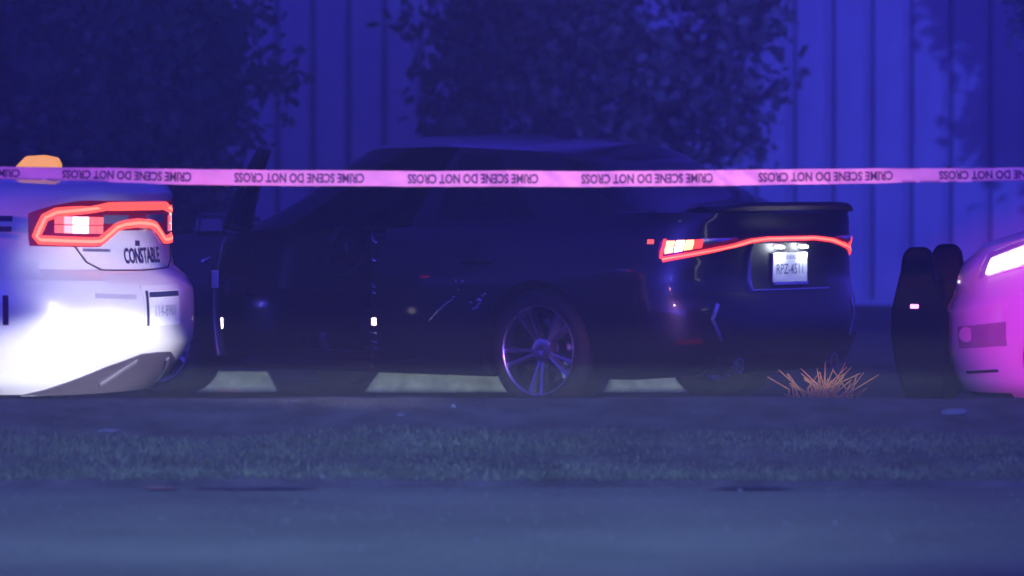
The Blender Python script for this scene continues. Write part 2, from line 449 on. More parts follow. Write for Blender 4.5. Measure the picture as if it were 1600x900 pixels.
def make_wheel(root, x, y, r, side, nsp=10, proto=None):
    """wheel centre at x, |y| outer face; side +1 = left"""
    W_ = .225
    b = MB(); b.lathe([(-W_, r*.70), (-.17, r*.64), (-.08, r*.60), (-.02, r*.715), (0.002, r*.745), (.006, r*.725), (-.006, r*.70)], 48)
    rim = b.build('wheel', 'rim', root, 50)
    b = MB(); b.lathe([(-W_, r*.70), (-W_-.004, r*.86), (-W_+.02, r*.985), (-W_+.05, r), (-.05, r), (-.02, r*.985), (.008, r*.87), (.006, r*.745), (-.01, r*.70)], 56)
    t = b.build('tyre', 'rubber', rim, 50)
    b = MB(); b.lathe([(.004, r*.735), (.009, r*.728), (.006, r*.705), (-.004, r*.70)], 56); b.build('rim_lip', 'rimlip', rim, 60)
    b = MB(); b.lathe([(-.02, 0.001), (-.012, .03), (-.02, .062), (-.05, .075), (-.08, .075)], 24); b.build('hub', 'rimlip', rim, 40)
    b = MB(); b.lathe([(-.12, .001), (-.12, r*.52), (-.135, r*.52), (-.135, .001)], 32); b.build('brake_disc', 'rim', rim, 40)
    sp = None
    for k in range(nsp):
        a = 2*math.pi*(k//2)/(nsp/2) + (.17 if k % 2 else -.17) + math.pi/2
        if sp is None:
            vs = []
            for q, (rr, hw, y0, y1) in enumerate(((.05, .014, -.03, -.07), (r*.4, .012, -.018, -.06), (r*.71, .02, -.006, -.05))):
                vs += [(-hw*.6, y0, rr), (hw*.6, y0, rr), (hw, y1, rr), (-hw, y1, rr)]
            fs = [(0, 1, 2, 3)]
            for q in range(2):
                for e in range(4): fs.append((q*4+e, q*4+(e+1) % 4, q*4+4+(e+1) % 4, q*4+4+e))
            fs.append((11, 10, 9, 8))
            sp = mesh('spoke', vs, fs, 'rimlip', rim); o = sp
        else:
            o = sp.copy(); C.objects.link(o); o.parent = rim
        o.rotation_euler = (0, a, 0)
    rim.location = (x, y*side, r); rim.rotation_euler = (0, .2, 0 if side > 0 else math.pi)
    return rim

# ================================================================== SETTING
def sheet(name, prof, x0, x1, nx, m, jit=0, seed=0, jy=0):
    vs = []; fs = []
    for i in range(nx+1):
        x = x0 + (x1-x0)*i/nx
        for k, (y, z) in enumerate(prof):
            d = noise.noise((x*1.3, y*1.3, seed))*jit + noise.noise((x*5, y*5, seed+3))*jit*.4
            e = noise.noise((x*.9, k*7.7, seed+9))*jy + noise.noise((x*4.1, k*3.7, seed+5))*jy*.5
            vs.append((x, y + e, z + d))
    n = len(prof)
    for i in range(nx):
        for j in range(n-1): fs.append((i*n+j, i*n+j+1, (i+1)*n+j+1, (i+1)*n+j)[::-1])
    return structure(mesh(name, vs, fs, m, None, 60))
road = sheet('road', [(-25, .05), (0, .05), (10, .05), (15, .05), (17, .05), (18.16, .045)], -30, 30, 60, 'asphalt', 0)
BANK = [(18.05, -.05), (18.06, .072), (18.3, .095), (18.6, .135), (18.9, .175), (19.15, .215), (19.3, .245), (19.5, .285), (19.68, .312), (19.85, .312), (20.05, .22), (20.3, .09), (20.6, .02)]
verge = sheet('verge', BANK, -30, 30, 400, 'dirt', .012, 1.7, .02)
ground = sheet('ground', [(20.45, .03), (21, .0), (24, 0), (28, 0), (31, .04), (34, .10), (37, .16), (42, .17), (60, .17)], -30, 30, 120, 'lot', .008, 4.2)
ground['kind'] = 'structure'

# flat dark patches painted as shade where the grass meets the road
def blob(name, cx, cy, rx, ry, z, m, n=40, sd=0):
    vs = [(cx, cy, z)]; fs = []
    for k in range(n):
        a = 2*math.pi*k/n; r = 1 + .35*noise.noise((math.cos(a)*1.5, math.sin(a)*1.5, sd))
        vs.append((cx+math.cos(a)*rx*r, cy+math.sin(a)*ry*r, z))
    for k in range(n): fs.append((0, 1+k, 1+(k+1) % n))
    return mesh(name, vs, fs, m)
for i, (px, rx, ry) in enumerate(((1180, .17, .06), (400, .27, .05), (255, .07, .05))):
    p = P(px, 768, 17.93); tag(blob('shade_patch', p.x, 17.9, rx, ry, .0545, 'edge_shade', sd=i*3.1), ['painted shade patch at the grass edge right of the middle', 'long painted shade patch at the grass edge on the left', 'small painted shade spot at the grass edge, leftmost of the three'][i], 'shade patch', 'painted shade along the road edge')

# grass on the bank
def bank_z(y): return interp(BANK, y)
gv = []; gf = []
rg = random.Random(3)
for k in range(52000):
    x = rg.uniform(-4.2, 4.2); y = rg.uniform(18.07, 19.34)
    n1 = noise.noise((x*.8, y*2.2, 2.2)); band = .5 + .5*math.sin((y-18.0)*9 + n1*2)
    if y > 19.1 + .22*noise.noise((x*1.1, 0, 5)) : continue
    if rg.random() > .45 + .55*band + .3*n1: continue
    h = rg.uniform(.012, .03)*(1 + .4*n1); a = rg.uniform(0, 6.28); w = rg.uniform(.003, .006)
    z = bank_z(y) + .012*noise.noise((x*1.3, y*1.3, 1.7)) - .006
    dx, dy = math.cos(a)*w, math.sin(a)*w; lx, ly = rg.uniform(-.02, .02), rg.uniform(-.02, .02)
    b = len(gv); gv += [(x-dx, y-dy, z), (x+dx, y+dy, z), (x+lx, y+ly, z+h)]; gf.append((b, b+1, b+2))
tag(mesh('verge_grass', gv, gf, 'grass'), 'short grey green grass covering the bank beside the road', 'grass', kind='stuff')
# grit on the road
gv = []; gf = []
for k in range(1800):
    x = rg.uniform(-2.6, 2.6); y = rg.uniform(14.2, 18.0); r = rg.uniform(.003, .007) * (1.8 if rg.random() < .03 else 1); z = .05; b = len(gv)
    gv += [(x-r, y-r*.6, z), (x+r, y-r, z), (x+r*.7, y+r, z), (x-r*.5, y+r, z), (x, y, z+r*1.1)]
    gf += [(b, b+1, b+4), (b+1, b+2, b+4), (b+2, b+3, b+4), (b+3, b, b+4)]
tag(mesh('road_grit', gv, gf, mat('grit', (.15, .15, .155), .9, var=.5, scale=11)), 'loose grit scattered over the dark asphalt road', 'grit', kind='stuff')

# concrete wheel stops beyond the black car
def wheel_stop(x0, x1, Y, label, seed):
    n = 10; vs = []; fs = []; L = x1-x0; r = random.Random(seed)
    sec = [(-.085, -.03), (-.08, .05), (-.05, .118), (.05, .118), (.08, .05), (.085, -.03)]
    for i in range(n+1):
        f = i/n; e = min(1, f*L/.075, (1-f)*L/.075)
        for y, z in sec: vs.append((x0 + L*f, Y + y*(.75+.25*e) + r.gauss(0, .0015), -.03 + (z+.03)*(.04+.96*e) + r.gauss(0, .002)))
    m = len(sec)
    for i in range(n):
        for k in range(m-1): fs.append((i*m+k, i*m+k+1, (i+1)*m+k+1, (i+1)*m+k)[::-1])
    fs += [tuple(range(m)), tuple(n*m+k for k in range(m))[::-1]]
    o = mesh('wheel_stop', vs, fs, 'concrete'); bm = bmesh.new(); bm.from_mesh(o.data); bmesh.ops.recalc_face_normals(bm, faces=bm.faces); bm.to_mesh(o.data); bm.free()
    tag(o, label, 'wheel stop', 'concrete wheel stops under the black car')
wheel_stop(P(240, 600, 26.85).x, P(438, 600, 26.85).x, 26.85, 'pale concrete wheel stop beside the white patrol car, leftmost of the three', 1)
wheel_stop(P(566, 600, 26.85).x, P(830, 600, 26.85).x, 26.85, 'long pale concrete wheel stop under the doors of the black car', 2)
wheel_stop(P(940, 600, 26.85).x, P(1092, 600, 26.85).x, 26.85, 'short concrete wheel stop behind the rear wheel of the black car', 3)

# metal-sided building
bl = empty('metal_building', (0, 40, .1)); tag(bl, 'metal building with tall vertical ribbed siding behind the black car', 'building')
wa, wb_ = Vector((7.2, 37.2, 0)), Vector((-9.5, 43.6, 0)); wd = (wb_-wa); wl = wd.length; wd.normalize(); wn = Vector((-wd.y, wd.x, 0))
if wn.y > 0: wn = -wn
pitch = .345
pan = None; k = 0
ang = math.atan2(wd.y, wd.x)
while k*pitch < wl:
    if pan is None:
        # section along the wall: flat, rib up, rib top, rib down, two low stiffeners
        sec = [(0, 0), (.14, .003), (.268, 0), (.271, -.08), (.303, -.08), (.306, 0), (.313, .045), (.336, .045), (.345, 0)]
        vs = []; fs = []
        for a, d in sec:
            for z in (0, 7.0): vs.append((a, d, z))
        for i in range(len(sec)-1): fs.append((2*i, 2*i+2, 2*i+3, 2*i+1))
        nb = len(vs)
        pan = mesh('wall_panel', vs, fs, 'siding', bl); o = pan
    else:
        o = pan.copy(); C.objects.link(o); o.parent = bl
    q = wa + wd*(k*pitch) - Vector((0, 40, 0)); o.location = (q.x, q.y, 0); o.rotation_euler = (0, 0, ang); k += 1
# rear wall mass behind the siding, base flashing and eave trim
cb = MB(); q0 = wa - wn*.14 - Vector((0, 40, 0)); q1 = wb_ - wn*.14 - Vector((0, 40, 0)); bk = -wn*6
vs = [q0, q1, q1+bk, q0+bk]; vs = [Vector((v.x, v.y, -.1)) for v in vs] + [Vector((v.x, v.y, 7.0)) for v in vs]
cb.add(vs, [(0,1,2,3), (4,5,6,7), (0,1,5,4), (1,2,6,5), (2,3,7,6), (3,0,4,7)]); cb.build('wall_core', 'siding', bl)
cb = MB(); q0 = wa + wn*.075 - Vector((0, 40, 0)); q1 = wb_ + wn*.075 - Vector((0, 40, 0)); e = wn*.05
for z0, z1, nm in ((-.08, .1, 'base_flashing'), (6.85, 7.1, 'eave_trim')):
    m_ = MB(); m_.add([Vector((v.x, v.y, z)) for z in (z0, z1) for v in (q0, q1, q1+e, q0+e)], [(0,1,2,3), (4,5,6,7), (0,1,5,4), (1,2,6,5), (2,3,7,6), (3,0,4,7)]); m_.build(nm, 'siding', bl)

# ------------------------------------------------------------------ trees and shrubs
def foliage(blobs, n, size, seed):
    r = random.Random(seed); vs = []; fs = []
    tot = sum(b[3]*b[4]*b[5] for b in blobs)
    for bx, by, bz, rx, ry, rz in blobs:
        cnt = int(n*max(rx*ry*rz, .006)/tot); clumps = [Vector((r.gauss(0, .5), r.gauss(0, .5), r.gauss(0, .5))) for _ in range(max(5, cnt//95))]
        for k in range(cnt):
            c = clumps[r.randrange(len(clumps))]
            if c.length > 1.05: c = c.normalized()*r.uniform(.8, 1.05)
            p = Vector((bx + (c.x)*rx + r.gauss(0, .10), by + (c.y)*ry + r.gauss(0, .10), bz + (c.z)*rz + r.gauss(0, .10)))
            s_ = size*r.uniform(.6, 1.4); d = Vector((r.gauss(0, 1), r.gauss(0, 1), r.gauss(-.5, .8))).normalized()
            w = d.cross(Vector((r.gauss(0, 1), r.gauss(0, 1), r.gauss(0, 1)))).normalized()*s_*.36
            b = len(vs); vs += [p - d*s_*.5, p + w, p + d*s_*.55, p - w]; fs.append((b, b+1, b+2, b+3))
    return vs, fs
def tree(name, label, base, height, blobs, n, leaf, seed, cat='tree', group=None, trunk_r=.14):
    t = empty(name, base); tag(t, label, cat, group); bv = Vector(base); r = random.Random(seed)
    vs, fs = foliage([(b[0]-bv.x, b[1]-bv.y, b[2]-bv.z, *b[3:]) for b in blobs], n, leaf, seed)
    tr = MB(); pts = [Vector((0, 0, -.05))]
    for k in range(1, 8): pts.append(Vector((.10*math.sin(k*1.3+seed), .08*math.cos(k*1.7+seed), height*k/7)))
    tr.tube(pts, [trunk_r*(1.25 - k/7*.9) for k in range(8)], 10); tk = tr.build('trunk', 'bark', t, 60)
    for b in (blobs if cat == 'tree' else []):
        lb = MB(); e = Vector((b[0], b[1], b[2])) - bv; s0 = Vector((0, 0, max(.15, min(height*.75, e.z*.5))))
        mid = s0.lerp(e, .55) + Vector((0, 0, .12)); lb.tube([s0, mid, e], [trunk_r*.5, trunk_r*.32, trunk_r*.1], 7); lb.build('limb', 'bark', t, 60)
    mesh('crown', vs, fs, 'leaf', t)
    return t
def pb(px, py, Y, rx, rz, ry=.8):
    p = P(px, py, Y); k = Y/F; return (p.x, p.y, p.z, rx*k, ry, rz*k)
Yt = 34
tree('leafy_tree', 'broad leafy tree rising behind the roof of the black car', tuple(P(900, 600, Yt).xy) + (.1,), 2.6,
     [pb(820, 120, Yt, 150, 130), pb(1020, 100, Yt, 190, 150), pb(930, 10, Yt, 220, 120), pb(1130, 140, Yt, 60, 100), pb(690, 190, Yt, 50, 50, .4), pb(668, 40, Yt, 40, 60, .4), pb(745, 60, Yt, 95, 100), pb(1150, 30, Yt, 70, 80), pb(900, 220, Yt, 200, 70),
      pb(1190, 205, Yt, 30, 36, .3), pb(1212, 140, Yt, 26, 34, .3), pb(1205, 60, Yt, 40, 40, .3), pb(1150, 235, Yt, 40, 30, .3), pb(880, -160, Yt, 240, 120), pb(1060, -150, Yt, 170, 110), pb(1070, 215, Yt, 90, 60)], 17000, .095, 11)
tree('leafy_tree', 'dense dark tree behind the white patrol car on the left', tuple(P(110, 600, 32).xy) + (.08,), 2.8,
     [pb(60, 60, 32, 170, 150), pb(190, 120, 32, 150, 150), pb(20, 200, 32, 170, 120), pb(250, 30, 32, 110, 110), pb(160, 230, 32, 150, 90), pb(285, 170, 32, 60, 110), pb(310, 50, 32, 60, 70), pb(-150, 120, 32, 220, 180), pb(280, 260, 32, 70, 70), pb(120, -120, 32, 250, 130), pb(405, 120, 32, 24, 16, .3), pb(440, 128, 32, 18, 10, .2), pb(375, 215, 32, 24, 40, .3), pb(380, 20, 32, 30, 40, .3), pb(-60, 0, 33, 200, 190)], 50000, .09, 23)
tree('leafy_tree', 'dark overhanging tree in the upper right corner', tuple(P(1760, 560, 34).xy) + (.1,), 3.0,
     [pb(1710, 30, 34, 100, 80), pb(1640, -10, 34, 50, 50), pb(1810, 120, 34, 130, 150), pb(1690, 170, 34, 40, 50), pb(1770, -110, 34, 170, 90)], 15000, .085, 31)
def shrub(label, px, Y, blobs, n, seed, group='shrubs at the foot of the metal wall'):
    p = P(px, 600, Y); return tree('shrub', label, (p.x, Y, .1), .7, blobs, n, .09, seed, 'shrub', group, .04)
shrub('dark shrub filling the gap right of the white patrol car', 305, 31, [pb(300, 420, 31, 60, 110, .4), pb(240, 380, 31, 80, 110, .4), pb(330, 330, 31, 45, 50, .3), pb(210, 490, 31, 90, 90, .4)], 5200, 41)
shrub('low dark scrub behind the magenta lit patrol car', 1600, 33.5, [pb(1540, 545, 33.5, 60, 40, .3), pb(1620, 530, 33.5, 60, 50, .3)], 3000, 43)

# ================================================================== BLACK SEDAN
TH = R(39)
car = empty('black_sedan', (.70, 25.21, 0), math.pi - TH)
tag(car, 'black sedan with driver door open and tail lamps lit, behind the barrier tape', 'car')
bs = Shell(XR=-1.05, XF=3.66, Wd=.92, Lr=.8, nr=4.0, Lf=1.0, nf=3.0,
    zb=[(-1.05, .23), (-.6, .19), (0, .18), (2.8, .18), (3.3, .17), (3.66, .2)],
    zt=[(-1.05, 1.075), (-.6, 1.08), (0, 1.02), (1.0, .985), (2.2, .965), (2.9, .90), (3.66, .74)],
    rear=[(.2, .14), (.30, .04), (.42, 0), (.60, .01), (.66, .035), (.72, .05), (.88, .045), (.93, .025), (.98, .03), (1.03, .015), (1.075, .0)],
    front=[(.2, .12), (.35, .02), (.5, 0), (.62, .03), (.74, .12)],
    wprof=[(0, .88), (.06, .955), (.14, .975), (.45, 1.0), (.62, 1.0), (.78, .97), (.92, .945), (1, .89)])
DX0, DX1 = 1.13, 2.20          # front door
def cls(x, z, t, u, side):
    if u < .29 and z < .64: return 'rear_bumper'
    if u > .75 and z < .6: return 'front_bumper'
    if .3 < u < .75 and t > .1:
        if DX0 < x < DX1: return 'open:front_door' if side > 0 else 'front_door'
        if .22 < x < DX0 - .0 and t > .1: return 'rear_door' if (side > 0) else 'rear_door:'+'rear_door'
    return 'body'
gh = dict(b0=-.74, b1=2.45, r0=-.02, r1=1.62, wb=.80, wr=.585, crown=.075,
          zbase=[(-.74, 1.05), (2.45, .93)], zedge=[(-.6, 1.31), (-.1, 1.37), (.3, 1.41), (.9, 1.435), (1.4, 1.425), (1.62, 1.40), (2.0, 1.3)])
def gcls(u, g, c, side):
    if u < .17: return 'rear_window' if .05 < g < .9 else 'roof'
    if u > .86: return 'windscreen' if .05 < g < .9 else 'roof'
    if u < .335: return 'roof'
    xb = -.03 + (2.10+.03)*(u-.3)/.4
    if u >= .72: return 'pillar'
    if .525 < u < .72:
        pre = 'open:' if side > 0 else ''
        inner = .545 < u < .70 and .05 < g < .9
        return pre + ('door_window' if inner else 'door_frame')
    if .515 <= u <= .525: return 'pillar'
    return ('window' if side > 0 else 'x:window') if (.36 < u < .505 and .05 < g < .9) else 'pillar'
mats = dict(body='black', underbody='blackplast', window='glass', rear_window='glass', windscreen='glass', door_window='glass', pillar='blackplast', door_frame='blackplast')
mats['x:window'] = 'glass_far'; mats['open:door_window'] = 'glass'; mats['open:door_frame'] = 'blackplast'; mats['open:front_door'] = 'black'
HINGE = (DX1, .895, 0)
made = build_shell(car, bs, [(-1.05, .02), (-.5, .05), (2.4, .06), (3.0, .06), (3.66, .02)], gh, (0, 2.8), .335, mats, cls, gcls, .378, HINGE)
# open driver's door
dr = made['open:front_door']; dr.parent = car; dr.location = HINGE; dr.rotation_euler = (0, 0, -R(55))
dr['label'] = "driver's door swung wide open"
md = dr.modifiers.new('thickness', 'SOLIDIFY'); md.thickness = .085; md.offset = -1
for k in ('open:door_window', 'open:door_frame'):
    o = made[k]; o.parent = dr
    if 'frame' in k: md = o.modifiers.new('thickness', 'SOLIDIFY'); md.thickness = .035; md.offset = -1
b = MB(); b.box((-1.07, -.07, .44), (-1.035, -.02, .50)); b.build('door_edge_lamp', 'courtesy', dr, None, .006)
b = MB(); b.box((-1.05, -.11, .62), (-.2, -.06, .72)); b.build('arm_rest', 'inter', dr, None, .02)
b = MB(); b.tube([(-.98, .035, .80), (-.96, .05, .805), (-.80, .05, .81), (-.78, .035, .815)], .012, 8); b.build('handle', 'chrome', dr, 60)
b = MB(); b.box((-.12, .02, .93), (.02, .22, 1.06), .8); b.build('mirror', 'black', dr, None, .03)
b = MB(); b.box((-1.078, -.05, .66), (-1.066, -.01, .76)); b.build('latch', 'chrome', dr, None, .004)
# handles, sill, pillar details
for x_, sd in ((.42, 1), (.42, -1), (1.38, -1)):
    b = MB(); y_ = .925; b.tube([(x_-.1, sd*(y_-.02), .81), (x_-.08, sd*y_, .812), (x_+.08, sd*y_, .81), (x_+.1, sd*(y_-.02), .808)], .011, 8); b.build('handle', 'blackplast', car, 60)
b = MB(); b.box((DX0+.05, .80, .20), (DX1-.08, .885, .30)); b.build('door_sill', 'blackplast', car, None, .01)
b = MB(); b.box((DX0+.25, .86, .3015), (DX0+.72, .875, .306)); b.build('scuff_plate', 'chrome', car)
b = MB(); b.box((DX0-.03, .74, .25), (DX0+.075, .872, .95)); b.build('door_pillar', 'blackplast', car, None, .015)
b = MB(); b.box((DX0+.02, .868, .445), (DX0+.062, .879, .485)); b.build('courtesy_lamp', 'courtesy', car, None, .003)
for z_, w_, h_ in ((.90, .018, .04), (.80, .010, .014), (.655, .016, .022), (.62, .012, .01), (.395, .03, .01), (.35, .02, .008), (.315, .024, .007)):  # latch metal repeated down the pillar to imitate its row of glints
    b = MB(); b.tube([(DX0+.045-w_, .872, z_), (DX0+.045, .882, z_+h_*.3), (DX0+.045+w_, .872, z_+h_)], .007, 8); b.build('striker_glint', 'chrome', car, 60)
# interior
b = MB(); b.box((-.1, -.78, .22), (2.3, .78, .25)); b.build('floor_pan', 'inter', car)
def seat(x_, y_, w_):
    b = MB(); b.box((x_-.25, y_-w_/2, .30), (x_+.27, y_+w_/2, .52)); s_ = b.build('seat', 'seat', car, 60, .05)
    m_ = Matrix.Translation((x_-.25, y_, .48)) @ Matrix.Rotation(R(-18), 4, 'Y')
    b = MB(); b.box((-.09, -w_/2, 0), (.09, w_/2, .62), .9, m_); b.build('backrest', 'seat', s_, 60, .05)
    if w_ < 1:
        b = MB(); b.box((-.06, -.13, .66), (.05, .13, .84), .9, m_); b.build('headrest', 'seat', s_, 60, .04)
seat(1.28, .37, .52); seat(1.28, -.37, .52); seat(.22, 0, 1.3)
b = MB(); b.box((1.98, -.74, .60), (2.35, .74, .93), .85); b.build('dashboard', 'inter', car, 60, .05)
b = MB()
pts = []
for k in range(25):
    a = 2*math.pi*k/24; v = Vector((0, .18*math.cos(a), .18*math.sin(a))); v = Matrix.Rotation(R(-22), 3, 'Y') @ v; pts.append(v + Vector((1.80, .37, .86)))
b.tube(pts, .017, 8, False); b.tube([(1.80, .37, .86), (2.0, .37, .80)], .03, 8); b.build('steering_wheel', 'inter', car, 60)
b = MB(); b.box((1.77, .34, .83), (1.80, .42, .90)); b.build('steering_boss', 'chrome', car, None, .01)
for x_ in (0, 2.8):
    for sd in (1, -1): make_wheel(car, x_, .885, .335, sd)
# rear: lit light bar, lamps, plate
zc = .935
def px_s(sh, root, px, z, front=False, lo=-1.4, hi=1.4):     # photo column -> arc length on that car's end
    mw = Matrix.Translation(root.location) @ Matrix.Rotation(root.rotation_euler.z, 4, 'Z')
    best = None
    for k in range(281):
        q = lo + (hi-lo)*k/280; X = SPT(mw @ sh.surf(q, z, 0, front))[0]
        if best is None or abs(X-px) < best[0]: best = (abs(X-px), q)
    return best[1]
sL = .90
bar = [(sL, .835), (.60, .885), (.36, .928), (.22, .937), (-.22, .937), (-.40, .925), (-.66, .885), (-sL, .835)]
ribbon(bs, bar, lambda f: .020 if .2 < f < .8 else .026, .012, name='light_bar', mt='red_bar', parent=car)
ribbon(bs, bar, .008, .0145, thick=.003, name='light_bar_core', mt='red_core', parent=car)
for sd in (1, -1):
    lo_ = lambda q: .835 + (.90-abs(q))*.28*.62 + .006
    hi_ = lambda q: .945 - max(0, abs(q)-.62)*.04
    lens = strip(bs, sd*.92, sd*.46, lo_, hi_, .004, 16, 3, thick=.03, name='tail_lamp', mt='red_dark', parent=car)
    for i in range(4):
        a_, b_ = .885-.05*i, .842-.05*i
        strip(bs, sd*a_, sd*b_, lambda q: lo_(q)+.020, lambda q: hi_(q)-.004, .010, 3, 3, thick=.01, name='signal_cell', mt=['hot', 'yellowhot', 'hot', 'red_bar'][i], parent=lens)
    ribbon(bs, [(sd*.905, .84), (sd*.892, .94)], .016, .011, name='lamp_edge', mt='red_bar', parent=lens)
    strip(bs, sd*.70, sd*.50, lambda q: max(lo_(q)+.03, .915), lambda q: .942, .008, 10, 2, thick=.008, name='reflector', mt='chrome', parent=lens)
    strip(bs, sd*.99, sd*.955, lambda q: .916, lambda q: .938, .006, 4, 2, thick=.01, name='side_marker', mt='red_glow', parent=lens)
# plate recess
rec = strip(bs, -.38, .33, lambda q: .665, lambda q: .915, .006, 20, 5, thick=.01, name='plate_recess', mt='blackplast', parent=car)
ribbon(bs, [(.33, .905), (.33, .662)], .008, .010, name='recess_trim', mt='chrome', parent=rec)
ribbon(bs, [(.33, .662), (-.38, .662)], .006, .010, name='recess_trim', mt='chrome', parent=rec)
pl = strip(bs, -.165, .15, lambda q: .70, lambda q: .862, .022, 6, 3, thick=.006, name='licence_plate', mt='platew', parent=car)
surf_text(bs, 'RPZ-4511', .078, -.007, .772, .0235, 'ink', pl, sx=.82)
surf_text(bs, 'TEXAS', .036, -.007, .838, .0235, 'ink', pl)
strip(bs, -.165, .15, lambda q: .683, lambda q: .697, .026, 6, 1, thick=.012, name='plate_frame', mt='chrome', parent=pl)
for q in (.10, -.12):
    strip(bs, q-.035, q+.035, lambda z: .895, lambda z: .906, .028, 3, 1, thick=.02, name='plate_lamp', mt='led', parent=rec)
mwc = Matrix.Translation(car.location) @ Matrix.Rotation(car.rotation_euler.z, 4, 'Z')
for q in (.10, -.12):
    v = mwc @ bs.surf(q, .885, .06); lamp('POINT', 'plate_lamp_light', v, (.85, .93, 1), 1.0, rad=.015)
# bumper details, spoiler, exhausts
ribbon(bs, [(.62, .60), (.66, .52), (.60, .40)], .022, .006, name='bumper_vent', mt='chrome', parent=car)
ribbon(bs, [(-.62, .60), (-.66, .52), (-.60, .40)], .022, .006, name='bumper_vent', mt='chrome', parent=car)
strip(bs, -.62, .62, lambda q: .235, lambda q: .33, .008, 20, 3, thick=.02, name='diffuser', mt='blackplast', parent=car)
for sd in (1, -1):
    for dy in (0,):
        b = MB(); b.lathe([(0, .034), (.012, .036), (.012, .042), (-.08, .042)], 20, 'y'); o = b.build('exhaust_tip', 'chrome', car, 50); o.rotation_euler = (0, 0, math.pi/2); o.location = (-1.0, sd*(.44+dy), .265)
    strip(bs, sd*.72, sd*.86, lambda q: .395, lambda q: .42, .006, 5, 1, thick=.01, name='reflector', mt='red_plain', parent=car)
vs = []; fs = []
for i in range(25):
    q = -.66 + 1.32*i/24; p = bs.raw(q, 1.07); e = 1 - (abs(q)/.66)**6*.6
    for dx, dz in ((.16, .03), (.05, .055), (-.03, .075*e), (-.035, .055*e), (.02, .015)): vs.append((p.x+dx, p.y, p.z+dz - .012))
for i in range(24):
    for k in range(4): fs.append((i*5+k, i*5+k+1, i*5+6+k, i*5+5+k))
mesh('boot_spoiler', vs, fs, 'rubber', car, 50)
b = MB(); b.box((.42, -.03, 1.475), (.60, .03, 1.56), .45); b.build('roof_aerial', 'black', car, None, .012)
# scratch glints on the rear door, drawn as bright chrome ribbons and beads
def side_mark(path, w, name='scratch_glint', m='chrome'):
    vs = []; fs = []
    for i, (x_, z_) in enumerate(path):
        a = path[max(0, i-1)]; c = path[min(len(path)-1, i+1)]; dx, dz = c[0]-a[0], c[1]-a[1]; l = math.hypot(dx, dz); nx, nz = -dz/l*w/2, dx/l*w/2
        t = (z_-.18)/.83; y_ = .92*sinterp(bs.wprof, t) + .003
        vs += [(x_-nx, y_, z_-nz), (x_+nx, y_, z_+nz)]
    for i in range(len(path)-1): fs.append((2*i, 2*i+1, 2*i+3, 2*i+2))
    return mesh(name, vs, fs, m, car)
for x_, z_, r_ in ((.385, .60, .016), (.36, .622, .008), (.345, .632, .009), (.44, .585, .008), (.50, .70, .009), (.53, .652, .007), (.565, .612, .009), (-.52, .60, .010)):  # chrome beads added to imitate small glints on the car side
    bm = bmesh.new(); bmesh.ops.create_icosphere(bm, subdivisions=2, radius=r_); me = bpy.data.meshes.new('glint_bead'); bm.to_mesh(me); bm.free()
    o = link('glint_bead', me, 'chrome', car, 60); o.location = (x_, .924 if x_ > 0 else .905, z_); o.scale = (1.1, .5, .8)
side_mark([(.74, .48), (.68, .53), (.62, .575), (.57, .60)], .008)
side_mark([(.43, .55), (.40, .56), (.37, .60)], .016)
side_mark([(.95, .25), (.88, .26), (.80, .285)], .006)
side_mark([(.55, .70), (.54, .705)], .014); side_mark([(.80, .72), (.74, .722)], .010, m='red_dark')
# front lamps (hidden behind the patrol car from here)
for sd in (1, -1):
    strip(bs, sd*.45, sd*.95, lambda q: .58, lambda q: .68, .004, 12, 3, True, .02, 'headlamp', 'clear', car)

